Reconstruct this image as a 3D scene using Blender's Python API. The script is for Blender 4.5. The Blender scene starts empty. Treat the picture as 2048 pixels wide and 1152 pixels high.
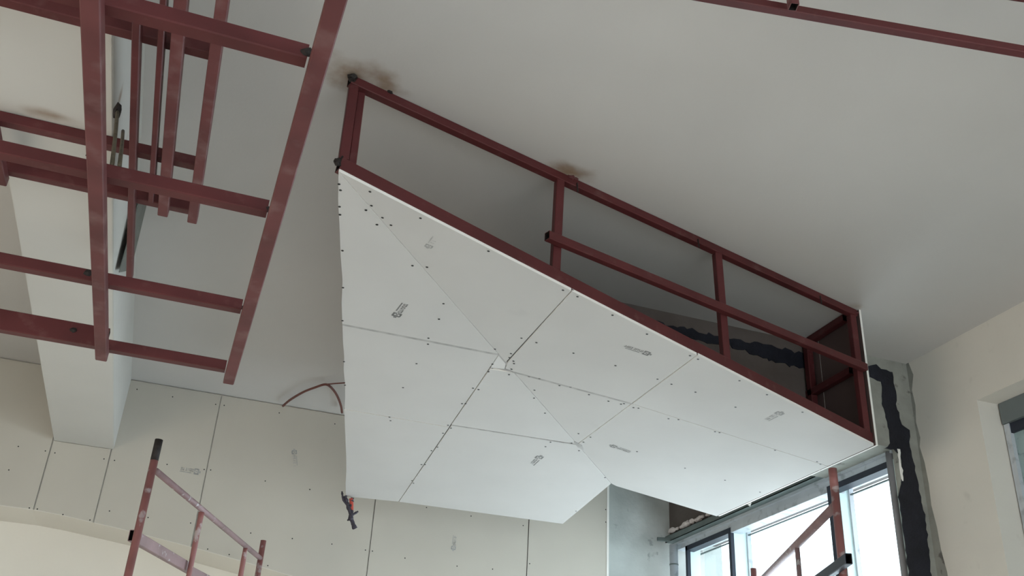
import bpy, bmesh, math, random
from mathutils import Vector, Matrix
random.seed(7)
# surveyed world coordinates (metres) of small marks and members
D = {"cam":[0.3189979137778429,0.4859734429299495,0.05765888502210875,1972.0478068453826],"screwL":[[0.3432,3.2119,3.6727],[0.356,3.2456,3.6692],[0.3734,3.3483,3.6588],[0.3858,3.3984,3.6538],[0.476,3.3325,3.6604],[0.5389,3.4094,3.6527],[0.4462,3.6378,3.6295],[0.749,3.6378,3.6295],[0.5068,3.9151,3.6014],[0.9596,3.8787,3.6051],[0.9787,4.0145,3.5914],[0.5628,4.1922,3.5734],[0.5862,4.3149,3.5609],[0.9813,4.1994,3.5726],[0.9948,4.2552,3.567],[0.6514,4.5772,3.5344],[0.9948,4.4632,3.5459],[0.7088,4.8236,3.5094],[0.9979,4.7384,3.518],[1.3398,4.6082,3.5312],[1.3406,4.7998,3.5118],[0.7663,5.1202,3.4793],[0.7754,5.1763,3.4737],[1.018,5.1058,3.4808],[1.0341,5.1468,3.4767],[1.3484,5.0824,3.4832],[1.3755,5.1133,3.48],[1.3526,5.1934,3.4719],[0.8433,5.4564,3.4453],[0.9041,5.7282,3.4178],[1.3779,5.3893,3.4521],[1.3591,5.4503,3.4459],[1.3602,5.6716,3.4235],[1.38,5.6636,3.4243],[1.3728,5.937,3.3966],[1.3924,5.973,3.393],[1.3501,4.3279,3.5596],[1.3883,4.3237,3.56],[1.3568,4.409,3.5514],[1.464,4.4005,3.5523],[1.5315,4.414,3.5509],[1.3718,4.6136,3.5307],[1.3581,4.7928,3.5125],[1.6761,4.5964,3.5324],[1.7961,4.7405,3.5178],[1.9644,5.0775,3.4837],[1.9607,5.1461,3.4767],[2.0818,5.0448,3.487],[2.1634,5.1248,3.4789],[2.3422,5.2806,3.4631],[2.4728,5.4359,3.4474],[2.533,6.0311,3.3871]],"screwR":[[0.4627,3.2026,3.6654],[0.4893,3.2941,3.6625],[0.5481,3.3533,3.6562],[0.5917,3.3874,3.6515],[0.6838,3.2698,3.6415],[0.8089,3.6214,3.628],[0.9954,3.3469,3.6079],[1.2658,4.144,3.5787],[1.3117,4.1803,3.5737],[1.3938,4.177,3.5648],[1.4028,4.2236,3.5639],[1.4327,4.248,3.5606],[1.4446,4.2732,3.5594],[1.4559,4.3412,3.5581],[1.3792,3.99,3.5664],[1.4551,3.9892,3.5582],[1.6422,3.9813,3.538],[1.3719,3.4599,3.5672],[1.4454,3.4744,3.5593],[1.6377,3.5333,3.5385],[1.839,3.6003,3.5168],[1.8607,3.9779,3.5144],[1.5603,4.3668,3.5469],[1.6129,4.3543,3.5412],[1.7279,4.3663,3.5288],[1.7807,4.3464,3.5231],[1.8939,4.3691,3.5108],[2.008,4.3773,3.4985],[2.0756,4.3692,3.4912],[2.0851,4.3533,3.4902],[2.1461,4.3668,3.4836],[2.1694,4.3555,3.4811],[2.093,3.669,3.4893],[2.1393,3.6778,3.4843],[2.0887,3.9844,3.4898],[2.1686,3.9916,3.4812],[2.3042,3.9983,3.4665],[2.4037,3.7551,3.4558],[2.5451,4.027,3.4405],[2.3531,4.3739,3.4612],[2.3997,4.3512,3.4562],[2.5855,3.8063,3.4361],[2.8263,3.8696,3.4101],[2.6239,4.3647,3.432],[2.6486,4.3608,3.4293],[2.9948,4.373,3.3919],[3.2501,4.3615,3.3644],[3.2845,4.3792,3.3606],[2.7632,4.9496,3.417],[3.0328,4.9583,3.3878],[2.4334,4.9101,3.4526],[2.0602,4.8926,3.4929],[2.1345,4.8935,3.4848],[2.1337,4.9907,3.4849],[1.6429,4.5031,3.5379],[3.2878,4.988,3.3603]],"screwB":[[-0.4109,7.0231,4.0723],[-0.1671,7.0231,4.0603],[0.1319,7.0231,4.0571],[0.1912,7.0231,4.06],[0.5833,7.0231,4.0717],[0.9956,7.0231,4.0575],[-0.8785,7.0231,3.5462],[-0.8183,7.0231,3.5421],[-0.51,7.0231,3.5494],[-0.4425,7.0231,3.5495],[-0.1043,7.0231,3.5744],[0.1435,7.0231,3.5771],[0.1871,7.0231,3.5803],[0.5672,7.0231,3.5587],[0.8849,7.0231,3.5442],[-0.8777,7.0231,3.1621],[-0.8295,7.0231,3.1623],[-0.6708,7.0231,3.1482],[-0.5012,7.0231,3.1352],[-0.3967,7.0231,3.2096],[-0.1496,7.0231,3.2001],[0.1266,7.0231,3.2005],[0.5303,7.0231,3.186],[0.8156,7.0231,3.1854],[1.0936,7.0231,3.1829],[0.2689,7.0231,3.0435],[0.4144,7.0231,3.025],[0.6798,7.0231,2.9837],[1.7501,7.0231,3.5357],[2.0969,7.0231,3.5201],[2.513,7.0231,3.5048],[2.5784,7.0231,3.2282],[1.3353,7.0231,3.1715],[1.3862,7.0231,3.1708],[1.6267,7.0231,3.1513],[2.2905,7.0231,3.1532],[3.1968,7.0231,3.7236],[3.1976,7.0231,3.6245],[2.0179,7.0231,3.142],[-1.0462,7.0231,3.5501],[-1.0608,7.0231,3.3876]],"stamps":[["L",[0.7869,4.0475,3.588],[0.7991,3.9416,3.5987],1.0],["R",[1.9193,3.7702,3.5081],[1.8155,3.7678,3.5193],0.9],["R",[2.2986,4.9319,3.4671],[2.406,4.9451,3.4555],0.8],["R",[2.7499,3.9572,3.4184],[2.7445,4.066,3.419],0.6],["L",[1.983,5.3065,3.4605],[1.9788,5.4283,3.4481],0.85],["R",[0.7703,3.4522,3.6322],[0.7766,3.3689,3.6315],0.35],["B",[0.7355,7.0231,3.7954],[0.7571,7.0231,3.7017],0.45],["B",[0.0937,7.0231,3.5551],[-0.014,7.0231,3.5564],0.5],["B",[1.9806,7.0231,3.2711],[1.9849,7.0231,3.3596],0.45]],"smudge":[[1.4233,3.5898,3.5617],[1.7419,4.5322,3.5272],[1.2874,4.8919,3.5025],[0.9602,5.0889,3.4825]],"rust":[[0.3401,3.1369,4.14],[0.4626,3.164,4.14],[1.3728,3.4084,4.14],[3.3084,3.9469,4.14]],"rustbeam":[[-0.6836,3.1264,3.6244],[-0.6546,3.1258,3.6244],[-0.4648,3.0711,3.7251],[-0.4648,3.1223,3.6964],[-0.4648,3.5112,3.8167]],"rods":[[[-0.447,2.9839,3.6088],[-0.3424,2.4545,3.0783]],[[-0.447,3.2296,3.6953],[-0.3232,2.451,3.0783]]],"cable":[[0.5951,6.9354,4.1019],[0.6238,6.7883,4.1019],[0.6828,6.5987,4.1019],[0.7474,6.4629,4.1019],[0.8074,6.372,4.1019],[0.8688,6.4418,4.1019],[0.9299,6.5773,4.1019],[0.9822,6.735,4.1019],[1.0149,6.8648,4.1019]],"cable2":[[0.7727,6.4097,4.1019],[0.8309,6.3501,4.1019],[0.951,6.2595,4.1019]],"wire":[[[1.0335,6.35,3.3522],[1.0471,6.35,3.3243],[1.0615,6.35,3.2899],[1.0885,6.35,3.2345],[1.1194,6.35,3.1476]],[[1.084,6.35,3.3462],[1.0801,6.35,3.2992],[1.0844,6.35,3.2405],[1.1044,6.35,3.1877],[1.1287,6.35,3.152]],[[1.0705,6.35,3.1961],[1.0954,6.35,3.2322],[1.131,6.35,3.2635]],[[1.0101,6.35,3.3787],[1.0272,6.35,3.3247],[1.0738,6.35,3.2719],[1.0991,6.35,3.2033],[1.1137,6.35,3.1663]]],"wirered":[[1.0747,6.35,3.3415],[1.0817,6.35,3.3126],[1.0876,6.35,3.2672]],"brace":[[-0.4432,4.2959,3.6449],[-0.4432,4.7731,3.898],[-0.4267,4.5164,4.1596],[-0.4267,4.1591,4.0023]],"scL":{"p1":[-0.13,4.7511,3.0478],"p2":[0.5836,6.5591,3.0478],"rail":[[-0.1134,4.7932,2.9119],[0.5839,6.5597,2.9334]],"m1":[0.1419,5.4398,2.9041],"m2":[0.4566,6.2372,2.9186],"bar1":[[-0.1673,4.6564,2.605],[0.1393,5.4333,2.6287]],"bar2":[[0.1305,5.411,2.6159],[0.5566,6.4907,2.6627]]},"scR":{"p1":[2.7894,3.6354,3.0478],"p2":[3.5784,5.5616,3.0478],"rail":[[2.7977,3.6558,2.8826],[3.5469,5.4846,2.9276]],"m1":[3.1021,4.3987,2.8936],"bar1":[[2.7086,3.4383,2.5936],[3.113,4.4255,2.6373]]},"rt":[[[0.5618,2.1178,3.886],[2.9591,1.7168,3.886]],[[1.4508,1.7681,3.886],[2.7641,1.4988,3.886]]],"stub":[1.4801,1.8852,3.8225],"bit":[[3.7537,4.4577,4.0639],[3.8143,4.4577,4.0856],[3.855,4.4577,4.0672],[3.931,4.4577,4.0654],[3.9344,4.4577,3.9941],[3.9331,4.4577,3.9162],[3.9296,4.4577,3.8484],[3.9324,4.4577,3.7983],[3.9457,4.4577,3.7253],[3.9944,4.4577,3.6962],[3.9838,4.4577,3.6326],[3.9931,4.4577,3.5394],[3.9974,4.4577,3.3991],[4.0119,4.4577,3.3013],[4.0184,4.4577,3.1409],[4.0145,4.4577,3.0222],[4.0016,4.4577,2.8559],[4.0034,4.4577,2.4689],[3.8555,4.4577,2.455],[3.8521,4.4577,2.8383],[3.8524,4.4577,3.0015],[3.8566,4.4577,3.2788],[3.8905,4.4577,3.383],[3.9065,4.4577,3.5256],[3.8698,4.4577,3.559],[3.7998,4.4577,3.5567],[3.8407,4.4577,3.5967],[3.85,4.4577,3.7027],[3.8401,4.4577,3.7539],[3.8287,4.4577,3.843],[3.8415,4.4577,3.9766],[3.7938,4.4577,3.9935],[3.7438,4.4577,3.9937]],"bit2":[[2.3157,4.4577,4.0651],[2.4062,4.4577,4.0499],[2.4858,4.4577,4.0699],[2.597,4.4577,4.0586],[2.7098,4.4577,4.0569],[2.7741,4.4577,4.0449],[2.8729,4.4577,4.0525],[2.9732,4.4577,4.0666],[3.0908,4.4577,4.0714],[3.2763,4.4577,4.0574],[3.4826,4.4577,4.0467],[3.4726,4.4577,3.9612],[3.2666,4.4577,3.9597],[3.0652,4.4577,3.9646],[2.9347,4.4577,3.9922],[2.8043,4.4577,4.0038],[2.6904,4.4577,3.9932],[2.6103,4.4577,3.9955],[2.484,4.4577,4.0163],[2.3898,4.4577,4.0215]]}
S = 2.54                      # one survey unit: eye-to-ceiling height in metres
EYE = 1.6
def P(x, y, z): return Vector((x*S, y*S, EYE + z*S))
C = bpy.context.scene.collection
scene = bpy.context.scene

# ---------------------------------------------------------------- camera
a, b, c, fpx = D['cam']
cam_d = bpy.data.cameras.new('camera'); cam = bpy.data.objects.new('camera', cam_d); C.objects.link(cam)
cy, sy, cp, sp, cr, sr = math.cos(a), math.sin(a), math.cos(b), math.sin(b), math.cos(c), math.sin(c)
f = Vector((sy*cp, cy*cp, sp)); r0 = Vector((cy, -sy, 0)); u0 = r0.cross(f)
r = cr*r0 + sr*u0; u = -sr*r0 + cr*u0
m = Matrix((r, u, -f)).transposed().to_4x4(); m.translation = Vector((0, 0, EYE))
cam.matrix_world = m
cam_d.sensor_width = 36; cam_d.lens = fpx/2048*36; cam_d.clip_start = .05; cam_d.clip_end = 300
scene.camera = cam

# ---------------------------------------------------------------- light
w = bpy.data.worlds.new('world'); scene.world = w; w.use_nodes = True
bg = w.node_tree.nodes['Background']; bg.inputs[0].default_value = (.80, .92, 1.0, 1); bg.inputs[1].default_value = 14.0
def area(name, loc, target, sx, sy_, power, col, spread=180):
    l = bpy.data.lights.new(name, 'AREA'); l.shape = 'RECTANGLE'; l.size = sx; l.size_y = sy_; l.energy = power; l.color = col; l.spread = math.radians(spread)
    o = bpy.data.objects.new(name, l); C.objects.link(o); o.location = loc
    o.rotation_euler = (Vector(target)-Vector(loc)).to_track_quat('-Z', 'Y').to_euler()
    return o
area('daylight_rear_window', (0.6, -5.2, 1.8), (0.8, -1.0, -1.2), 4.6, 2.6, 110, (.95, .97, 1.0), 110)
area('daylight_side_window', (3.95, -3.0, 2.0), (0, 1.5, -2.5), 2.2, 2.2, 960, (.88, .96, 1.0), 100)
area('daylight_left_added_fill_no_window', (-3.9, 2.5, 1.2), (2.0, 4.6, .9), 3.0, 1.8, 250, (1.0, .86, .70), 150)  # added warm fill from the unseen left; no window in that wall
area('daylight_bay_window', (4.15, 5.7, 1.7), (1.5, 5.0, 0.9), 2.2, 2.4, 240, (.80, .90, 1.0))
scene.view_settings.view_transform = 'Standard'; scene.view_settings.look = 'None'
scene.view_settings.exposure = -1.72; scene.view_settings.gamma = 1; scene.view_settings.use_curve_mapping = False

# ---------------------------------------------------------------- materials
def mat(name, col, rough=.7, var=.06, scale=3.0, metal=0.0, spots=None, col2=None, mix_scale=1.2, mix_lo=.45, mix_hi=.6, bump=0.0, bscale=60, spec=.3, detail_col=None, dscale=25, dlo=.6, dhi=.7, dfac=1.0):
    M = bpy.data.materials.new(name); M.use_nodes = True; nt = M.node_tree; N = nt.nodes; L = nt.links
    bs = N['Principled BSDF']; bs.inputs['Roughness'].default_value = rough; bs.inputs['Metallic'].default_value = metal
    bs.inputs['Specular IOR Level'].default_value = spec
    geo = N.new('ShaderNodeNewGeometry'); pos = geo.outputs['Position']
    def noise(sc, det=4):
        n = N.new('ShaderNodeTexNoise'); n.inputs['Scale'].default_value = sc; n.inputs['Detail'].default_value = det; L.new(pos, n.inputs['Vector']); return n.outputs['Fac']
    def ramp(fac, lo, hi):
        k = N.new('ShaderNodeMapRange'); k.inputs[1].default_value = lo; k.inputs[2].default_value = hi; k.clamp = True; L.new(fac, k.inputs[0]); return k.outputs[0]
    def mix(fac, A, B):
        k = N.new('ShaderNodeMix'); k.data_type = 'RGBA'
        if isinstance(fac, float): k.inputs[0].default_value = fac
        else: L.new(fac, k.inputs[0])
        for i, v in ((6, A), (7, B)):
            if isinstance(v, tuple): k.inputs[i].default_value = (*v, 1)
            else: L.new(v, k.inputs[i])
        return k.outputs[2]
    lo = tuple(max(0, v*(1-var)) for v in col); hi = tuple(min(1, v*(1+var)) for v in col)
    out = mix(ramp(noise(scale), .3, .7), lo, hi)
    if col2: out = mix(ramp(noise(mix_scale, 6), mix_lo, mix_hi), out, col2)
    if detail_col:
        kf = N.new('ShaderNodeMath'); kf.operation = 'MULTIPLY'; kf.inputs[1].default_value = dfac; L.new(ramp(noise(dscale, 6), dlo, dhi), kf.inputs[0])
        out = mix(kf.outputs[0], out, detail_col)
    for (cx, rad, scol, st) in (spots or []):
        nz = N.new('ShaderNodeTexNoise'); nz.inputs['Scale'].default_value = 7; nz.inputs['Detail'].default_value = 5; L.new(pos, nz.inputs['Vector'])
        s1 = N.new('ShaderNodeVectorMath'); s1.operation = 'SUBTRACT'; L.new(pos, s1.inputs[0]); s1.inputs[1].default_value = cx
        s2 = N.new('ShaderNodeVectorMath'); s2.operation = 'DIVIDE'; L.new(s1.outputs[0], s2.inputs[0]); s2.inputs[1].default_value = rad
        ln = N.new('ShaderNodeVectorMath'); ln.operation = 'LENGTH'; L.new(s2.outputs[0], ln.inputs[0])
        ad = N.new('ShaderNodeMath'); ad.operation = 'ADD'; L.new(ln.outputs['Value'], ad.inputs[0]); L.new(ramp(nz.outputs['Fac'], .2, .8), ad.inputs[1])
        q = N.new('ShaderNodeMapRange'); q.inputs[1].default_value = 1.45; q.inputs[2].default_value = .35; q.inputs[3].default_value = 0; q.inputs[4].default_value = st; q.interpolation_type = 'SMOOTHSTEP'; L.new(ad.outputs[0], q.inputs[0])
        out = mix(q.outputs[0], out, scol)
    L.new(out, bs.inputs['Base Color'])
    if bump:
        bm_ = N.new('ShaderNodeBump'); bm_.inputs['Strength'].default_value = bump; bm_.inputs['Distance'].default_value = .004; L.new(noise(bscale, 5), bm_.inputs['Height']); L.new(bm_.outputs[0], bs.inputs['Normal'])
    return M
RUST = (.21, .115, .05)
rust_spots = [(tuple(D['rust'][0]), (.20, .13, .1), RUST, .95), (tuple(D['rust'][1]), (.13, .05, .1), RUST, .6), (tuple(D['rust'][2]), (.17, .09, .1), RUST, .85), (tuple(D['rust'][3]), (.1, .07, .1), (.3, .22, .14), .6)]
beam_spots = [(tuple(D['rustbeam'][0]), (.10, .05, .1), RUST, .5), (tuple(D['rustbeam'][1]), (.10, .035, .1), RUST, .5), (tuple(D['rustbeam'][2]), (.1, .045, .05), RUST, .7), (tuple(D['rustbeam'][3]), (.1, .03, .04), (.09, .05, .025), .9), (tuple(D['rustbeam'][4]), (.1, .05, .12), (.4, .28, .17), .5)]
m_ceil = mat('painted_ceiling', (.55, .532, .512), .85, .035, .9, spots=rust_spots, bump=.15, bscale=90, spec=.15)
m_beam = mat('painted_beam', (.57, .56, .53), .75, .03, 1.5, spots=beam_spots, spec=.25)
m_wall = mat('cream_wall_paint', (.73, .69, .615), .8, .03, 1.5, bump=.1, spec=.2)
m_wallr = mat('off_white_wall_paint', (.72, .685, .62), .8, .04, 2.0, bump=.15, spec=.2, detail_col=(.58, .55, .49), dscale=9, dlo=.66, dhi=.78, dfac=.5)
m_floor = mat('screed_floor', (.50, .475, .44), .9, .1, 2)
m_board = mat('plasterboard_paper', (.555, .545, .53), .8, .03, 2.2, spec=.2, detail_col=(.47, .465, .455), dscale=6, dlo=.66, dhi=.85, dfac=.35)
m_boardw = mat('wall_plasterboard_paper', (.53, .50, .44), .8, .035, 1.6, spec=.2)
m_gyps = mat('gypsum_core', (.85, .83, .79), .9, .03, 8)
m_backpaper = mat('brown_back_paper', (.125, .085, .078), .9, .08, 3)
m_red = mat('red_oxide_primer', (.092, .0205, .0215), .5, .16, 5, spec=.3, detail_col=(.17, .075, .072), dscale=14, dlo=.60, dhi=.78, dfac=.55)
m_redd = mat('dusty_red_primer', (.118, .036, .037), .55, .2, 6, spec=.3, detail_col=(.22, .13, .125), dscale=10, dlo=.52, dhi=.75, dfac=.7)
m_scaf = mat('worn_red_scaffold_paint', (.24, .095, .09), .45, .2, 7, spec=.5, detail_col=(.42, .36, .36), dscale=16, dlo=.56, dhi=.62, dfac=.75)
m_scafh = mat('worn_pale_scaffold_paint_and_glare', (.25, .165, .17), .5, .2, 7, spec=.4, detail_col=(.46, .43, .43), dscale=22, dlo=.63, dhi=.68)  # muted paint; on the right scaffold the pale tone also paints window glare
m_weld = mat('burnt_weld', (.018, .014, .013), .6, .3, 40, bump=.6, bscale=200)
m_black = mat('black_bitumen', (.012, .013, .020), .5, .3, 12, bump=.8, bscale=70)
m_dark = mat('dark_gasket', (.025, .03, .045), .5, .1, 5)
m_conc = mat('bare_concrete', (.46, .48, .46), .9, .14, 3.5, bump=.5, bscale=45, spec=.15, col2=(.60, .62, .60), mix_scale=2.2, mix_lo=.45, mix_hi=.65, detail_col=(.17, .18, .18), dscale=9, dlo=.66, dhi=.74, dfac=.8)
m_plast = mat('rough_grey_plaster', (.30, .30, .27), .9, .14, 9, bump=.7, bscale=40, spec=.15, detail_col=(.16, .15, .14), dscale=16, dlo=.64, dhi=.72)
m_brown = mat('brown_plaster_and_shade', (.12, .098, .088), .9, .1, 6, bump=.5, bscale=50)
m_galv = mat('galvanised_steel', (.11, .135, .13), .5, .12, 10, metal=.0, spec=.4)
m_pipe = mat('grey_plastic_pipe', (.26, .25, .26), .5, .1, 10)
m_alu = mat('white_window_frame', (.52, .56, .60), .4, .05, 8, spec=.4, detail_col=(.34, .37, .40), dscale=14, dlo=.55, dhi=.7)
m_fin = mat('pale_mullion_side', (.70, .85, .86), .4, .03, 6, spec=.4)
m_foam = mat('sealing_foam', (.55, .49, .47), .9, .1, 20, bump=1.0, bscale=60)
m_cable = mat('brown_conduit', (.15, .06, .05), .5, .05, 5)
m_wire = mat('grey_wire', (.045, .04, .055), .5, .3, 60)
m_rwire = mat('orange_red_wire', (.45, .07, .05), .5, .1, 30)
m_screw = mat('black_screw', (.02, .02, .02), .5, .1, 20)
m_joint = mat('joint_shadow_gap', (.10, .10, .10), .9, .1, 20)
m_patch = mat('white_patch_paper', (.64, .63, .615), .85, .03, 6)
m_filler = mat('joint_filler', (.41, .40, .39), .9, .2, 18)
def ink(s):
    k = .55*(1-s*.72); return mat('printed_ink_%d' % int(s*100), (k, k*1.0, k*.98), .8, .18, 60)
def glassmat(name, col, rough=.02):
    M = bpy.data.materials.new(name); M.use_nodes = True; nt = M.node_tree; N = nt.nodes; L = nt.links; N.clear()
    o = N.new('ShaderNodeOutputMaterial'); t = N.new('ShaderNodeBsdfTransparent'); t.inputs[0].default_value = (*col, 1)
    g = N.new('ShaderNodeBsdfGlossy'); g.inputs['Roughness'].default_value = rough; mx = N.new('ShaderNodeMixShader'); mx.inputs[0].default_value = .06
    L.new(t.outputs[0], mx.inputs[1]); L.new(g.outputs[0], mx.inputs[2]); L.new(mx.outputs[0], o.inputs[0]); return M
m_glass = glassmat('clear_glass', (.95, .98, .98))
m_film = mat('teal_film_glass', (.30, .40, .41), .25, .1, 8, spec=.5, detail_col=(.12, .18, .18), dscale=22, dlo=.55, dhi=.66)

# ---------------------------------------------------------------- helpers
def obj(name, bm, m_, parent=None, smooth=False):
    me = bpy.data.meshes.new(name); bmesh.ops.recalc_face_normals(bm, faces=bm.faces); bm.to_mesh(me); bm.free()
    for mm in (m_ if isinstance(m_, (list, tuple)) else [m_]): me.materials.append(mm)
    if smooth:
        for p_ in me.polygons: p_.use_smooth = True
    o = bpy.data.objects.new(name, me); C.objects.link(o)
    if parent is not None:
        o.parent = parent; off = Vector(); q = parent
        while q is not None: off += q.location; q = q.parent
        # every mesh is written in world coordinates: undo the parent's place
        base = parent
        while base.parent is not None: base = base.parent
        o.matrix_parent_inverse = Matrix.Translation(-base.location) if parent.type == 'EMPTY' else Matrix.Identity(4)
    return o
def thing(name, label, cat, loc, group=None):
    o = bpy.data.objects.new(name, None); C.objects.link(o); o.location = loc; o.empty_display_size = .1
    o['label'] = label; o['category'] = cat
    if group: o['group'] = group
    return o
def tag(o, label, cat): o['label'] = label; o['category'] = cat; return o
def struct(o, label=None):
    o['kind'] = 'structure'
    if label: o['label'] = label
    return o
def add_box(bm, lo, hi, mi=0):
    x0, y0, z0 = lo; x1, y1, z1 = hi
    v = [bm.verts.new((x, y, z)) for x in (x0, x1) for y in (y0, y1) for z in (z0, z1)]
    for q in ((0,1,3,2),(4,6,7,5),(0,4,5,1),(2,3,7,6),(0,2,6,4),(1,5,7,3)):
        fc = bm.faces.new([v[i] for i in q]); fc.material_index = mi
    return v
def box(name, lo, hi, m_, parent=None, bevel=0):
    bm = bmesh.new(); lo = P(*lo); hi = P(*hi); add_box(bm, [min(a_, b_) for a_, b_ in zip(lo, hi)], [max(a_, b_) for a_, b_ in zip(lo, hi)])
    if bevel: bmesh.ops.bevel(bm, geom=list(bm.edges), offset=bevel, segments=2, affect='EDGES')
    return obj(name, bm, m_, parent)
def prism(name, pts, off, m_, parent=None, bevel=0):
    """closed polygon pts (world) extruded by vector off; material 1 (if given) on the rim"""
    bm = bmesh.new(); A = [bm.verts.new(p_) for p_ in pts]; B = [bm.verts.new(Vector(p_)+Vector(off)) for p_ in pts]
    bm.faces.new(A); bm.faces.new(B[::-1]); n = len(pts)
    for i in range(n):
        fc = bm.faces.new((A[i], A[(i+1) % n], B[(i+1) % n], B[i]))
        if isinstance(m_, (list, tuple)): fc.material_index = 1
    if isinstance(m_, (list, tuple)) and len(m_) > 2: list(bm.faces)[1].material_index = 2
    return obj(name, bm, m_, parent)
def tube(name, p0, p1, w_, h_, m_, parent, t=.003, up=(0, 0, 1)):
    """hollow rectangular section, open ends"""
    p0 = Vector(p0); p1 = Vector(p1); ax = (p1-p0).normalized(); s_ = ax.cross(Vector(up))
    if s_.length < .05: s_ = ax.cross(Vector((0, 1, 0)))
    s_.normalize(); u_ = s_.cross(ax).normalized()
    bm = bmesh.new(); rings = []
    for pp in (p0, p1):
        o_ = [bm.verts.new(pp+s_*sx*w_/2+u_*sz*h_/2) for sx, sz in ((-1,-1),(1,-1),(1,1),(-1,1))]
        i_ = [bm.verts.new(pp+s_*sx*(w_/2-t)+u_*sz*(h_/2-t)) for sx, sz in ((-1,-1),(1,-1),(1,1),(-1,1))]
        rings.append((o_, i_))
    (o0, i0), (o1, i1) = rings
    for k in range(4):
        j = (k+1) % 4
        bm.faces.new((o0[k], o0[j], o1[j], o1[k])); bm.faces.new((i0[k], i1[k], i1[j], i0[j])).material_index = 1
        bm.faces.new((o0[k], i0[k], i0[j], o0[j])); bm.faces.new((o1[k], o1[j], i1[j], i1[k]))
    bmesh.ops.bevel(bm, geom=[e for e in bm.edges if all(v in o0+o1 for v in e.verts) and (e.verts[0] in o0) != (e.verts[1] in o0)], offset=.003, segments=1, affect='EDGES')
    me = bpy.data.meshes.new(name); bm.to_mesh(me); bm.free(); me.materials.append(m_); me.materials.append(m_weld)
    o = bpy.data.objects.new(name, me); C.objects.link(o)
    if parent is not None: o.parent = parent; o.matrix_parent_inverse = Matrix.Translation(-parent.location)
    return o
def pipe(name, pts, r_, m_, parent=None, seg=12, hollow=False, wob=0):
    pts = [Vector(p_) for p_ in pts]; bm = bmesh.new(); rings = []; prev = None
    for i, p_ in enumerate(pts):
        d = (pts[min(i+1, len(pts)-1)]-pts[max(i-1, 0)]).normalized()
        if prev is None:
            s_ = d.cross(Vector((0, 0, 1)));  s_ = s_ if s_.length > .1 else d.cross(Vector((0, 1, 0)))
        else: s_ = prev - d*prev.dot(d)
        s_.normalize(); prev = s_; u_ = d.cross(s_)
        rr = r_*(1+random.uniform(-wob, wob))
        rings.append([bm.verts.new(p_+s_*math.cos(2*math.pi*k/seg)*rr+u_*math.sin(2*math.pi*k/seg)*rr) for k in range(seg)])
    for a_, b_ in zip(rings, rings[1:]):
        for k in range(seg): bm.faces.new((a_[k], a_[(k+1) % seg], b_[(k+1) % seg], b_[k]))
    bm.faces.new(rings[0][::-1]); bm.faces.new(rings[-1])
    return obj(name, bm, m_, parent, smooth=seg > 6)
def smooth_path(pts, n=5):
    pts = [Vector(p_) for p_ in pts]; out = []
    for i in range(len(pts)-1):
        p0 = pts[max(i-1, 0)]; p1 = pts[i]; p2 = pts[i+1]; p3 = pts[min(i+2, len(pts)-1)]
        for k in range(n):
            t = k/n; out.append(.5*((2*p1)+(p2-p0)*t+(2*p0-5*p1+4*p2-p3)*t*t+(-p0+3*p1-3*p2+p3)*t**3))
    return out+[pts[-1]]
def blob(name, loc, r_, m_, parent, sc=(1, 1, 1)):
    bm = bmesh.new(); bmesh.ops.create_icosphere(bm, subdivisions=2, radius=r_)
    for v in bm.verts: v.co = Vector((v.co.x*sc[0], v.co.y*sc[1], v.co.z*sc[2]))*(1+random.uniform(-.22, .22))+Vector(loc)
    return obj(name, bm, m_, parent)
def discs(name, pts, nrm, r_, m_, parent):
    """many tiny screw heads joined: shallow countersunk discs"""
    bm = bmesh.new(); n = Vector(nrm).normalized(); s_ = n.cross(Vector((0, 1, .1))).normalized(); u_ = n.cross(s_)
    for p_ in pts:
        p_ = Vector(p_); k = [bm.verts.new(p_+n*.0012+(s_*math.cos(i*math.pi/4)+u_*math.sin(i*math.pi/4))*r_) for i in range(8)]
        c_ = bm.verts.new(p_+n*.0004)
        for i in range(8): bm.faces.new((k[i], k[(i+1) % 8], c_))
        for i in range(8): pass
    o = obj(name, bm, m_, parent); o['kind'] = 'stuff'; return o
def inside(p_, poly):
    x, y = p_; r_ = False; n = len(poly)
    for i in range(n):
        x0, y0 = poly[i]; x1, y1 = poly[(i+1) % n]
        if (y0 > y) != (y1 > y) and x < (x1-x0)*(y-y0)/(y1-y0)+x0: r_ = not r_
    return r_

# ================================================================ the setting
XR, YN, YB, YC, XW = 1.594, 1.757, 2.765, 2.855, 1.53
XL, YR = -1.6, -2.2
FL = -EYE/S
struct(box('floor', (XL-.1, YR-.1, FL-.06), (1.75, 3.1, FL), m_floor))
struct(box('ceiling', (XL-.1, YR-.1, 1.0), (1.80, 3.1, 1.08), m_ceil))
struct(box('wall_left', (XL-.08, YR, FL), (XL, 3.05, 1.0), m_wall))
# rear wall with its wide window opening
bm = bmesh.new()
for lo, hi in (((XL, YR-.08, FL), (-.75, YR, 1)), ((1.25, YR-.08, FL), (XR, YR, 1)), ((-.75, YR-.08, FL), (1.25, YR, -.45)), ((-.75, YR-.08, .62), (1.25, YR, 1))):
    add_box(bm, P(*lo), P(*hi))
struct(obj('wall_rear', bm, m_wall))
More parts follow.
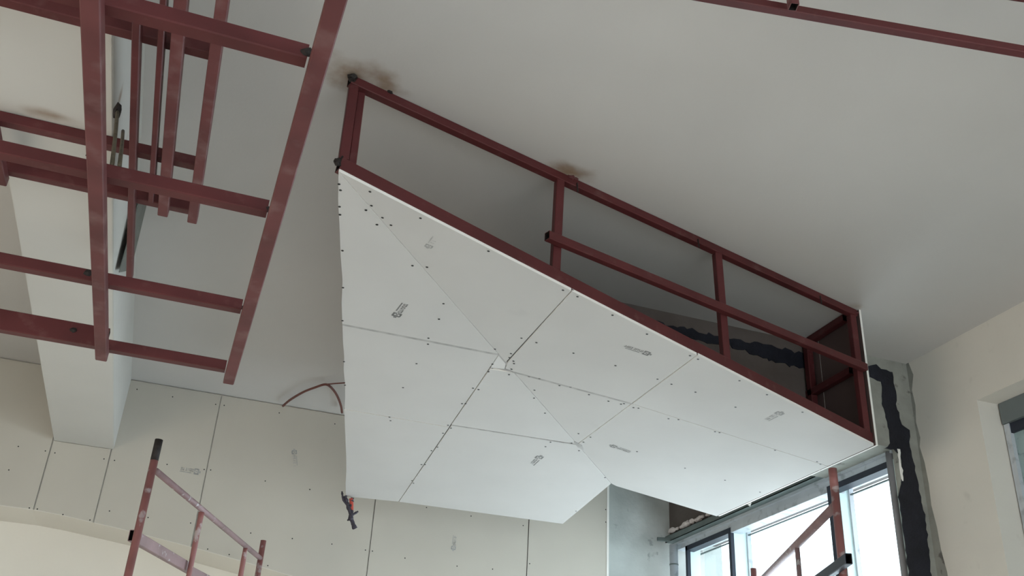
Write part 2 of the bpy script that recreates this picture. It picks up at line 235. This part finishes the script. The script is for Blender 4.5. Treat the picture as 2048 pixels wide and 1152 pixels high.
# right wall, near part, with the opening of the second window (1.563 .. 0.55, top .834)
bm = bmesh.new()
for lo, hi in (((XR, 1.562, FL), (XR+.12, YN, 1)), ((XR, .45, .838), (XR+.12, 1.562, 1)), ((XR, .45, FL), (XR+.12, 1.562, -.25)), ((XR, -.75, FL), (XR+.12, .45, 1)), ((XR, -.75, FL), (XR+.12, -.1, 1)), ((XR, YR, FL), (XR+.12, -1.7, 1))):
    add_box(bm, P(*lo), P(*hi))
for lo, hi in (((XR, -1.7, FL), (XR+.12, -.75, -.3)), ((XR, -1.7, .6), (XR+.12, -.75, 1))): add_box(bm, P(*lo), P(*hi))
struct(obj('wall_right', bm, m_wallr))
wr = bpy.data.objects['wall_right']
# strip of bare plaster left round the corner, ragged edge against the paint
pts = []
yy = [(YN-.0005, 1.0)]
edge = [(1.0, .008), (.965, .018), (.93, .006), (.89, .010), (.85, .004), (.81, .010), (.79, .004), (.75, .012), (.70, .015), (.65, .013), (.60, .020), (.55, .022), (.50, .030), (.45, .03), (.40, .026), (FL, .03)]
poly = [P(XR-.0008, YN, 1.0)]+[P(XR-.0008, YN-d_, z_) for z_, d_ in edge]+[P(XR-.0008, YN, FL)]
prism('plaster_strip', poly, (.001, 0, 0), m_plast, wr)
# corner beam over the bay window and its thin pier
bb = struct(box('trim_1', (1.316, YN, .777), (XR, 2.02, 1.0), m_plast), 'rough plastered downstand beam in the ceiling corner above the bay window')
pr = struct(box('trim_2', (XW, YN, FL), (XR, 1.772, .777), m_plast), 'narrow plastered pier beside the bay window')
def ragged(pts, n=7, amp=.012):
    pts = [Vector(q) for q in pts]; out = []; rd = random.Random(5)
    for p_, q_ in zip(pts, pts[1:]+pts[:1]):
        k = max(1, min(n, int((q_-p_).length/.025)))
        for i in range(k):
            v = p_.lerp(q_, i/k); out.append(v+Vector((rd.uniform(-amp, amp), 0, rd.uniform(-amp, amp))))
    return out
prism('bitumen_band', ragged(D['bit'], amp=.007), (0, .006, 0), m_black, bb)
b2_ = struct(box('trim_6', (.82, YN, .777), (1.316, 2.02, 1.0), m_brown), 'brown mortared and shade-darkened stretch of the downstand beam behind the soffit frame')  # brown plaster, darkened further to paint in the shade inside the box
prism('bitumen_band', ragged(D['bit2'], 8, .012), (0, .006, 0), m_black, b2_)
# lintel over the bay window, wall under it and outer parts
struct(box('trim_3', (XW, 1.772, .797), (1.70, 2.95, 1.0), m_brown), 'brown plastered lintel above the bay window')
struct(box('trim_4', (XW, 1.772, FL), (1.70, 2.95, -.30), m_conc), 'concrete sill wall under the bay window')
struct(box('wall_corner', (1.20, YC, FL), (1.72, YC+.1, 1.0), m_conc), 'bare concrete wall between plasterboard wall and bay window')
# back wall: thick plasterboard lining with an arched lower edge, cream wall recessed under it
arch = [(-1.6, .600), (-1.1, .606), (-.8, .611), (-.414, .613), (-.337, .613), (-.263, .608), (-.104, .591), (-.019, .580), (.086, .566), (.21, .547), (.335, .526), (.45, .503), (.54, .482), (.66, .452), (.80, .412), (.90, .38), (1.007, .34), (1.14, .28), (1.267, .21)]
def az(x):
    for (x0, z0), (x1, z1) in zip(arch, arch[1:]):
        if x0 <= x <= x1: return z0+(z1-z0)*(x-x0)/(x1-x0)
    return arch[-1][1]
body = [P(x, YB, z) for x, z in arch]+[P(1.262, YB, 1.0), P(-1.6, YB, 1.0)]
wb = struct(prism('wall_back', body, (0, .18*S, 0), m_wall), 'plasterboard wall with an arched lower edge')
struct(box('wall_back_lower', (XL, YB+.18, FL), (1.30, YB+.26, 1.0), m_wall))
joints = [(-1.6, -1.28), (-1.28, -.808), (-.808, -.335), (-.335, -.188), (-.188, .063), (.063, .537), (.537, 1.007), (1.007, 1.266)]
wall_boards = []
for i, (x0, x1) in enumerate(joints):
    g_ = .0016; x0 += g_; x1 -= g_
    top = .9965 if not (-.34 < x0 < -.2) else .796
    xs = [x0]+[x for x, z in arch if x0 < x < x1]+[x1]
    poly = [P(x, YB-.005, az(x)) for x in xs]+[P(x1, YB-.005, top), P(x0, YB-.005, top)]
    if i == 2: top_ = None
    pl = prism('plasterboard', poly, (0, .0049*S, 0), [m_boardw, m_gyps], wb)
    pl.data.materials.append(m_joint)
    for fc in pl.data.polygons:
        if abs(fc.normal.x) > .95 or fc.normal.z > .9: fc.material_index = 2
    sc_ = [q for q in D['screwB'] if x0*S < q[0] < x1*S]
    if sc_: discs('screw_heads', [(q[0], q[1]-.005*S, q[2]) for q in sc_], (0, -1, 0), .0046, m_screw, pl)
    wall_boards.append((x0, x1, pl))
box('corner_bead', (1.2625, YB-.0062, .2), (1.2695, YC, .96), m_gyps, wb)
# white downstand beam running to the back wall
bm = bmesh.new(); add_box(bm, P(-.333, YR, .797), P(-.183, YB-.0052, 1.0)); bmesh.ops.bevel(bm, geom=[e for e in bm.edges if abs(e.verts[0].co.z-P(0,0,.797).z) < 1e-4 and abs(e.verts[1].co.z-P(0,0,.797).z) < 1e-4 and abs(e.verts[0].co.y-e.verts[1].co.y) > 1], offset=.004, segments=2, affect='EDGES')
struct(obj('trim_5', bm, m_beam), 'white painted beam running under the ceiling to the back wall')

# ---- bay window (window_1)
w1 = struct(box('window_1', (XW+.004, 1.772, .757), (1.600, 2.82, .797), m_alu), 'tall bay window with deep mullions and white sky behind')
box('frame_lip', (XW-.004, 1.772, .771), (XW+.006, 2.83, .7795), m_alu, w1)
def head_gasket(y0, y1): box('gasket', (XW+.001, y0, .742), (XW+.03, y1, .757), m_dark, w1)
head_gasket(1.778, 2.013); head_gasket(2.500, 2.755)
box('frame_head', (XW+.002, 2.008, .742), (XW+.04, 2.49, .757), m_alu, w1)
for y0 in (2.013, 2.488):
    mu = box('mullion', (XW+.001, y0, -.3), (XW+.012, y0+.013, .757), m_dark, w1)
    box('mullion_fin', (XW+.012, y0+.001, -.3), (1.584, y0+.012, .757), m_fin, w1)
    box('outer_frame_post', (1.584, y0-.004, -.3), (1.597, y0+.014, .757), m_alu, w1)
box('jamb', (XW+.001, 2.745, -.3), (XW+.012, 2.757, .757), m_dark, w1)
box('jamb_fin', (XW+.012, 2.757, -.3), (1.584, 2.768, .757), m_fin, w1)
box('jamb_fin', (XW+.002, 1.772, -.3), (1.584, 1.779, .757), m_fin, w1)
box('outer_head', (1.587, 1.78, .7390), (1.592, 2.82, .7425), m_galv, w1)
for (y0, y1) in ((1.78, 1.996), (2.01, 2.488), (2.503, 2.745)):
    box('pane', (1.5895, y0, -.3), (1.5905, y1, .757), m_glass, w1)
# round grey pipe jambs at both ends
tag(pipe('window_side_pipe', [P(1.530, 1.784, .776), P(1.530, 1.784, .4), P(1.530, 1.784, FL)], .021, m_pipe), 'grey vertical pipe at the near side of the bay window, by the black bitumen', 'pipe')
fp = thing('window_side_pipe', 'pale vertical pipe with a joint at far side of the bay window, against concrete', 'pipe', P(1.5, 2.80, FL))
pipe('pipe_length', [P(1.505, 2.785, .764), P(1.505, 2.785, FL)], .034, m_alu, fp, 16)
pipe('coupling', [P(1.505, 2.785, .70), P(1.505, 2.785, .704)], .0365, m_galv, fp, 16)
# galvanised channel lying along the window head, its end sticking out
ch = thing('metal_channel', 'grey galvanised channel along the head of the bay window', 'channel', P(1.50, 2.3, .79))
for nm, lo, hi in (('web', (1.500, 1.765, .7790), (1.503, 2.83, .7985)), ('flange', (1.500, 1.765, .7790), (1.528, 2.83, .7805)), ('flange', (1.500, 1.765, .7970), (1.528, 2.83, .7985))):
    box(nm, lo, hi, m_galv, ch)
tube('stub_end', P(1.503, 2.80, .783), P(1.463, 2.815, .783), .022, .03, m_galv, ch)
# foam lumps and scraps on the head
fo = thing('foam_seal', 'lumpy pinkish sealing foam above the far end of the bay window channel', 'foam', P(1.50, 2.7, .80))
for k in range(15):
    y_ = 2.815-.024*k-random.uniform(0, .008); r_ = random.uniform(.022, .040)*(1-.02*k)
    blob('foam_lump', P(1.508+random.uniform(-.004, .004), y_, .8085+.22*r_/S), r_, m_foam, fo, (.6, random.uniform(.8, 1.9), random.uniform(.45, .8)))
bs_ = thing('foam_scrap', 'white foam strip on the pier just right of the grey pipe', 'foam', P(1.535, YN-.002, .74))
lft = [(1.5305+random.uniform(-.001, .001), .775-.075*k/9) for k in range(10)]; rgt = [(1.5365+random.uniform(-.0025, .0015), z_) for x_, z_ in reversed(lft)]
prism('scrap_piece', [P(x_, YN-.003, z_) for x_, z_ in lft+rgt], (0, .006, 0), m_gyps, bs_)
tag(blob('bracket_scrap', P(1.50, 2.33, .787), .026, m_gyps, None, (.6, 1, 1)), 'white plaster lump on the galvanised channel over the bay window', 'plaster lump')

# ---- second window on the right wall (window_2)
w2 = struct(box('window_2', (1.648, .45, .790), (XR+.118, 1.558, .8375), mat('grey_box_head', (.15, .175, .18), .6, .05, 6)), 'window at the right edge with grey box head and teal filmed glass')
bm = bmesh.new()
add_box(bm, P(1.652, 1.545, -.25), P(XR+.11, 1.5585, .7895)); obj('frame_side', bm, m_alu, w2)
box('gasket', (1.655, .45, .768), (XR+.10, 1.545, .7895), m_dark, w2)
box('pane', (1.662, .45, -.25), (1.667, 1.545, .768), m_film, w2)

# ================================================================ dropped soffit over the corner
A0 = Vector((.128, 1.235)); slopeR = -.108; slopeL = -.1013
def zR(x, y): return .819+slopeR*(x-.128)
def zL(x, y): return .819+slopeL*(y-1.235)
def yAP(x): return 1.235+.2827*(x-.128)
def crease(x): return 1.235+1.066*(x-.128)
sof = thing('plasterboard_soffit', 'folded drop ceiling of grey plasterboards hung on a red steel frame in the ceiling corner', 'drop ceiling', P(.7, 1.8, .82))
aP = Vector((1.313-.128, 1.57-1.235, 0)).normalized(); oP = Vector((aP.y, -aP.x, 0))
T = .005
def board(poly, zf, nm='plasterboard', grow=.0013):
    cx = sum(q[0] for q in poly)/len(poly); cy_ = sum(q[1] for q in poly)/len(poly)
    pts = []
    for x, y in poly:
        d = Vector((cx-x, cy_-y)); d = d.normalized()*grow*1.25
        x2, y2 = x+d.x, y+d.y; pts.append(P(x2, y2, zf(x2, y2)))
    o = prism(nm, pts, (0, 0, T*S), [m_board, m_gyps, m_backpaper], sof)
    return o
def edge_wave(p0, p1, n=6, amp=.0018):
    out = []
    for i in range(1, n):
        t = i/n; out.append((p0[0]+(p1[0]-p0[0])*t+random.uniform(-amp, amp), p0[1]+(p1[1]-p0[1])*t+random.uniform(-amp*.3, amp*.3)))
    return out
left_boards = [
 [(.128, 1.235)]+[(.531, 1.665), (.224, 1.665)]+edge_wave((.224, 1.665), (.128, 1.235)),
 [(.224, 1.665), (.531, 1.665), (.5325, 1.726), (.537, 2.010), (.301, 2.010)]+edge_wave((.301, 2.010), (.224, 1.665)),
 [(.301, 2.010), (.537, 2.010), (.546, 2.490), (.410, 2.505)]+edge_wave((.410, 2.505), (.301, 2.010)),
 [(.533, 1.725), (.583, 1.722), (.834, 1.988), (.537, 1.998)],
 [(.538, 2.000), (.838, 1.992), (1.005, 2.171), (1.003, 2.478), (.546, 2.490)],
]
right_boards = [
 [(.128, 1.235), (.554, yAP(.554)), (.554, 1.688)],
 [(.554, yAP(.554)), (.834, yAP(.834)), (.834, 1.704), (.583, 1.7195), (.562, 1.716), (.556, 1.690)],
 [(.584, 1.721), (.834, 1.705), (.834, 1.987)],
 [(.834, yAP(.834)), (1.313, 1.570), (1.313, 1.724), (.834, 1.704)],
 [(.834, 1.704), (1.313, 1.724), (1.313, 2.195), (1.020, 2.178), (1.005, 2.171), (.834, 1.988)],
]
bl = [board(q, zL) for q in left_boards]; br = [board(q, zR) for q in right_boards]
pf = board([(.532, 1.668), (.556, 1.693), (.5615, 1.717), (.5335, 1.7225)], lambda x, y: zL(x, y)+.0012, 'filler_piece', .0006)
pf.data.materials[0] = m_patch; pf['label'] = 'small white filler piece'
# fine filler/paper in the joints (above the visible face so that the joint reads as a groove)
def strip(p0, p1, zf, w_=.006, up=.0025, m_=m_joint, nm='joint_backing'):
    d = Vector((p1[0]-p0[0], p1[1]-p0[1])).normalized(); n_ = Vector((-d.y, d.x))*w_/2
    q = [(p0[0]+n_.x, p0[1]+n_.y), (p1[0]+n_.x, p1[1]+n_.y), (p1[0]-n_.x, p1[1]-n_.y), (p0[0]-n_.x, p0[1]-n_.y)]
    return prism(nm, [P(x, y, zf(x, y)+up) for x, y in q], (0, 0, .0008*S), m_, sof)
strip((.224, 1.665), (.531, 1.665), zL, .0055, -.0003, m_filler); strip((.301, 2.010), (.537, 2.010), zL); strip((.537, 1.70), (.546, 2.490), zL)
strip((.54, 1.999), (.838, 1.991), zL, .0035, -.0003, m_filler); strip((.554, 1.356), (.554, 1.69), zR); strip((.537, 1.723), (.834, 1.705), zR, .0055, -.0003, m_filler)
strip((.834, 1.436), (.834, 1.99), zR); strip((.84, 1.704), (1.31, 1.724), zR, .006, .0006, m_filler)
for i in range(10):
    x0, x1 = .14+i*.0865, .14+(i+1)*.0865
    strip((x0, crease(x0)), (x1, crease(x1)), lambda x, y: min(zL(x, y), zR(x, y)), .006, .0010, m_filler)
# putty lump where the boards meet
prism('putty_lump', [P(x, y, zR(x, y)-.0006) for x, y in ((.824, 1.975), (.845, 1.985), (.862, 2.012), (.838, 2.000), (.815, 2.003))], (0, 0, .001*S), m_filler, sof)
# screws
for polys, zf, key, slope, objs in ((left_boards, zL, 'screwL', (0, slopeL, -1), bl), (right_boards, zR, 'screwR', (slopeR, 0, -1), br)):
    for poly, ob in zip(polys, objs):
        q_ = [q for q in D[key] if inside((q[0]/S, q[1]/S), poly)]
        if q_: discs('screw_heads', q_, slope, .0060, m_screw, ob)
# printed manufacturer stamps: small house-like emblem and two lines of worn print
def stamp(pl, c0, c1, s_, parent):
    c0 = Vector(c0); c1 = Vector(c1); n_ = {'L': Vector((0, slopeL, -1)), 'R': Vector((slopeR, 0, -1)), 'B': Vector((0, -1, 0))}[pl].normalized()
    if pl == 'B': c0.y -= .005*S; c1.y -= .005*S
    e = (c1-c0); Ln = e.length; e.normalize(); v_ = n_.cross(e)
    if pl == 'B': pass
    h = Ln*.40; bm = bmesh.new(); rd = random.Random(int(c0.x*1000))
    def quad(a0, a1, b0, b1, sk=0):
        pts_ = [c0+e*a0+v_*b0, c0+e*a1+v_*(b0+sk), c0+e*a1+v_*(b1+sk), c0+e*a0+v_*b1]
        bm.faces.new([bm.verts.new(q+n_*.0006) for q in pts_])
    # emblem: thick frame with a notch and a roof corner
    quad(-h*.45, -h*.22, -h*.45, h*.5); quad(h*.12, h*.32, -h*.5, -h*.02); quad(h*.12, h*.32, h*.08, h*.5)
    quad(-h*.3, h*.2, h*.28, h*.5); quad(-h*.3, h*.2, -h*.5, -h*.30); quad(-h*.15, h*.05, -h*.12, h*.12)
    quad(-h*.7, -h*.5, -h*.15, h*.2)
    # two rows of glyph-like strokes
    x = h*.45
    while x < Ln*1.02:
        gw = h*rd.uniform(.10, .16)
        if rd.random() < .9*min(1, s_+.3):
            quad(x, x+gw*.55, -h*.32, h*.12); 
            if rd.random() < .7: quad(x, x+gw*1.2, -h*.02, h*.12)
            if rd.random() < .6: quad(x, x+gw*1.2, -h*.34, -h*.22)
        x += gw*1.55
    x = h*.7
    while x < Ln*.98:
        gw = h*rd.uniform(.07, .18); quad(x, x+gw*.8, h*.28, h*.42); x += gw
    o = obj('printed_stamp', bm, ink(s_), parent); o['label'] = 'worn grey printed stamp'; return o
for pl, c0, c1, s_ in D['stamps']:
    if pl == 'B': par = [o for x0, x1, o in wall_boards if x0*S < c0[0] < x1*S][0]
    else: par = [o for q, o in (zip(left_boards, bl) if pl == 'L' else zip(right_boards, br)) if inside((c0[0]/S, c0[1]/S), q)][0]
    stamp(pl, c0, c1, s_, par)

# side boards closing the box towards the bay window
def vboard(y0, y1, zt, nm='side_board'):
    z0 = zR(1.313, 0)
    return prism(nm, [P(1.3135, y0, z0), P(1.3135, y1, z0), P(1.3135, y1, zt), P(1.3135, y0, zt)], (T*S, 0, 0), [m_backpaper, m_gyps, m_board], sof)
vboard(1.566, 1.7145, .9995); vboard(1.7155, 1.7565, .9995); vboard(1.758, 2.19, .776)

# steel frame of the soffit
h2 = .0079; w4 = .040
def ap(x, z, k=-1): # point on the open front plane, k = -1 inside, +1 outside by half a tube
    v = P(x, yAP(x), z); return v+oP*(k*.020)
tube('top_rail', ap(.126, 1-h2), ap(1.311, 1-h2), w4, w4, m_red, sof)
tube('bottom_rail', ap(.130, zR(.130, 0)+T+.0112), ap(1.311, zR(1.311, 0)+T+.0112), .040, .057, m_red, sof)
tube('middle_rail', ap(.494, .8525, 1), ap(1.303, .8575, 1), .036, w4, m_red, sof)
def post(xt, xb, zb, k=-1, w_=.038, z1=.984):
    return tube('post', ap(xb, zb, k)-oP*.002, ap(xt, z1, k)-oP*.002, w_, w_, m_red, sof, up=(0, 1, 0))
post(.134, .136, .845); post(.527, .524, zR(.53, 0)+.026); post(.905, .913, zR(.91, 0)+.026); post(1.301, 1.301, zR(1.30, 0)+.026)
tube('post', P(.149, 1.258, .84), P(.146, 1.259, .999), .030, .034, m_red, sof, up=(0, 1, 0))
tube('side_top_rail', P(1.303, 1.60, .9915), P(1.303, 1.755, .9915), w4, w4, m_red, sof)
tube('side_middle_rail', P(1.303, 1.60, .866), P(1.303, 1.755, .866), w4, w4, m_red, sof)
tube('post', P(1.303, 1.742, .70), P(1.303, 1.742, .983), w4, w4, m_red, sof, up=(0, 1, 0))
tube('side_bottom_rail', P(1.303, 1.61, .705), P(1.303, 2.19, .705), w4, w4, m_red, sof)
# hidden joists just above the boards
def joist(p0, p1, zf): tube('joist', P(*p0, zf(*p0)+T+h2+.0005), P(*p1, zf(*p1)+T+h2+.0005), w4, w4, m_red, sof)
joist((.190, 1.36), (.44, 2.44), zL); joist((.554, 1.39), (.554, 1.66), zR); joist((.834, 1.47), (.834, 1.96), zR); joist((.60, 1.72), (1.29, 1.735), zR)
joist((.53, 1.72), (.53, 2.47), zL); joist((.45, 2.46), (.98, 2.46), zL); joist((.98, 2.19), (.98, 2.44), zL); joist((1.03, 2.15), (1.29, 2.165), zR)
# hanger from the beam to the far joists, keeps them up
tube('post', P(.98, 2.30, .74), P(.98, 2.30, .998), w4, w4, m_red, sof, up=(0, 1, 0)); tube('post', P(.60, 2.46, .72), P(.60, 2.46, .998), w4, w4, m_red, sof, up=(0, 1, 0))
# welds, nail stubs, paint marks
for x_, z_, r_ in ((.126, .996, .022), (.126, .990, .016), (.190, 1.0, .014), (.545, .998, .020), (.555, 1.0, .014), (1.311, .992, .014)):
    blob('weld', ap(x_, z_, 0)-Vector((0, 0, .002)), r_*.8, m_weld if x_ < .2 else m_redd, sof, (1.2, 1, .6))
blob('weld', ap(.124, .832, .2), .016, m_weld, sof, (1, 1, 1.1)); pipe('weld_wire', [ap(.124, .828, .3), ap(.130, .845, .3)], .004, m_weld, sof, 6)
for x_ in (.845, 1.19, .557): pipe('nail', [ap(x_, .990, .3), ap(x_+.002, .972, .3)], .0035, m_weld, sof, 6)

# ================================================================ the red tube grid hanging on the left
gr = thing('steel_tube_frame', 'two-level red primed steel tube frame hanging under the white beam at upper left', 'steel frame', P(-.15, 1.1, .797))
def ty(x, y0, y1, z, w_=.040, h_=.040, m_=m_red): return tube('lengthwise_tube', P(x, y0, z), P(x, y1, z), w_, h_, m_, gr)
def tx(x0, x1, y, z, w_=.040, h_=.040, m_=m_red): return tube('cross_tube', P(x0, y, z), P(x1, y, z), w_, h_, m_, gr)
# upper level under the beam
tx(-.75, -.070, 1.001, .7889); tx(-.75, -.070, 1.255, .7889); tx(-.75, -.070, 1.384, .7889)
ty(-.0617, .35, 1.387, .773, .036, .040, m_redd); ty(-.105, .35, 1.385, .773, .038, .040, m_redd)
ty(-.1232, .55, 1.352, .773, .019, .040); ty(-.1507, .55, 1.635, .773, .024, .040); ty(-.331, 1.235, 1.395, .773, .036, .040)
# lower level
ty(-.144, .1, 1.463, .558, .041, .040, m_redd); ty(.0398, .1, 1.4696, .558, .041, .040, m_redd)
tx(-.75, .030, .7005, .574); tx(-.75, .031, .9724, .574); tx(-.75, .031, 1.237, .574)
tx(-.75, -.142, 1.4606, .5835, .040, .080); tx(-.140, .031, 1.4606, .574)
for q in D['rods']:
    pipe('hanger_rod', smooth_path([Vector(q[0])+Vector((0, 0, .0)), Vector(q[0])*.5+Vector(q[1])*.5+Vector((0, 0, .006)), q[1]], 4), .006, mat('rusty_rebar', (.09, .075, .05), .8, .3, 30), gr, 8)
blob('weld', D['rods'][0][0], .020, m_weld, gr, (.6, 1, 1.6))
bq = [Vector(q) for q in D['brace']]  # outline of the added plate that stands in for the shaded wedge
prism('flat_brace', bq, (-.004, 0, 0), mat('dull_steel_strap_as_wedge_shade', (.16, .165, .15), .6, .12, 12), gr)  # added dark plate standing in for the shaded wedge on the beam side
for q, r_ in ((P(-.1507, .965, .583), .017), (P(-.137, .7, .585), .022), (P(-.163, 1.230, .576), .013), (P(-.19, 1.4526, .586), .012), (P(-.155, 1.4526, .584), .014), (P(-.156, .958, .583), .012), (P(.030, .693, .572), .014), (P(.031, .966, .570), .010), (P(.031, 1.231, .570), .008), (P(-.1507, 1.237, .583), .016)):
    blob('weld', q, r_, m_weld, gr, (1.1, .5, .9))

# ================================================================ red tubes crossing at upper right
g2 = thing('steel_tube_frame', 'red primed steel tubes crossing the ceiling at the upper right edge', 'steel frame', P(.7, .75, .92))
(ra, rb), (rc, rd_) = [[Vector(q) for q in l] for l in D['rt']]
tube('long_tube', ra, rb, .031, .031, m_red, g2); tube('long_tube', rc, rd_, .031, .031, m_red, g2)
st_ = Vector(D['stub'])
tube('stub_tube', st_, st_+Vector((0, 0, .13)), .034, .028, m_redd, g2, up=(.95, -.25, 0))
for t_ in (.08, .9):
    for p_, q_ in ((ra, rb), (rc, rd_)):
        k_ = p_.lerp(q_, t_); tube('hanger', k_+Vector((0, 0, .014)), (k_.x, k_.y, P(0, 0, 1).z-.001), .03, .03, m_red, g2, up=(0, 1, 0))

# ================================================================ scaffolds
def scaffold(s_, label, rad):
    p1 = Vector(s_['p1']); p2 = Vector(s_['p2']); t = thing('scaffold_frame', label, 'scaffold', ((p1+p2)/2).xy.to_3d(), None)
    d = (p2-p1).normalized()
    pipe('upright', [p1, (p1.x, p1.y, 0.0)], rad, m_scaf, t, 14); pipe('upright', [p2, (p2.x, p2.y, 0.0)], rad, m_scaf, t, 14)
    # dark spigot at the top of the uprights
    pipe('spigot', [p1+Vector((0, 0, .001)), p1-Vector((0, 0, .10))], rad*1.02, m_weld if s_ is D['scL'] else m_scaf, t, 14)
    pipe('top_rail', [s_['rail'][0], s_['rail'][1]], rad*(.85 if s_ is D['scL'] else 1.1), m_scafh, t, 12)
    return t, d
tl, d = scaffold(D['scL'], 'worn red pipe scaffold frame in front of the plasterboard wall at lower left', .018)
for k in ('m1', 'm2'):
    q = Vector(D['scL'][k]); pipe('strut', smooth_path([q, q-Vector((0, 0, .3)), q-Vector((0, 0, .8)), (q.x, q.y, .3)], 6), .0145, m_scaf, tl, 12, wob=.08)
for k in ('bar1', 'bar2'):
    a_, b_ = [Vector(q) for q in D['scL'][k]]; n_ = Vector((d.y, -d.x, 0))*-.033
    tube('ledger_bar', a_+n_*1.1+d*.13, b_+n_*1.1+d*(.10 if k == 'bar1' else 0), .03, .052, m_scafh, tl)
low = [Vector((D['scL'][k][0], D['scL'][k][1], .35)) for k in ('p1', 'p2')]; pipe('bottom_rail', low, .015, m_scaf, tl)
tr, d = scaffold(D['scR'], 'worn red pipe scaffold frame standing against the bright bay window', .019)
q = Vector(D['scR']['m1']); pipe('strut', [q, (q.x, q.y, .35)], .013, m_scafh, tr, 12)
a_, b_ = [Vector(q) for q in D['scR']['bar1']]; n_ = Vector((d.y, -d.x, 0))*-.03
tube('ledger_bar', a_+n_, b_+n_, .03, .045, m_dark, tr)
low = [Vector((D['scR'][k][0], D['scR'][k][1], .35)) for k in ('p1', 'p2')]; pipe('bottom_rail', low, .015, m_scaf, tr)

# ================================================================ cables
cb = thing('brown_conduit', 'brown flexible conduit looping along the ceiling at the top of the back wall', 'conduit', Vector(D['cable'][0]))
pipe('conduit', smooth_path(D['cable'], 5), .0085, m_cable, cb, 10)
pipe('conduit_branch', smooth_path(D['cable2'], 4), .005, m_cable, cb, 8)
wt = thing('wire_bundle', 'twisted bundle of dark wires dangling below the left corner of the soffit', 'wires', Vector(D['wire'][0][0]))
for i, q in enumerate(D['wire']): pipe('wire', smooth_path(q, 6), .012 if i < 2 else .0065, m_wire, wt, 8, wob=.3)
pipe('wire', smooth_path(D['wirered'], 5), .013, m_rwire, wt, 8)
pipe('wire_tape', [Vector(D['wire'][0][3])+Vector((0, 0, .03)), Vector(D['wire'][0][3])-Vector((0, 0, .035))], .017, m_wire, wt, 8, wob=.3)
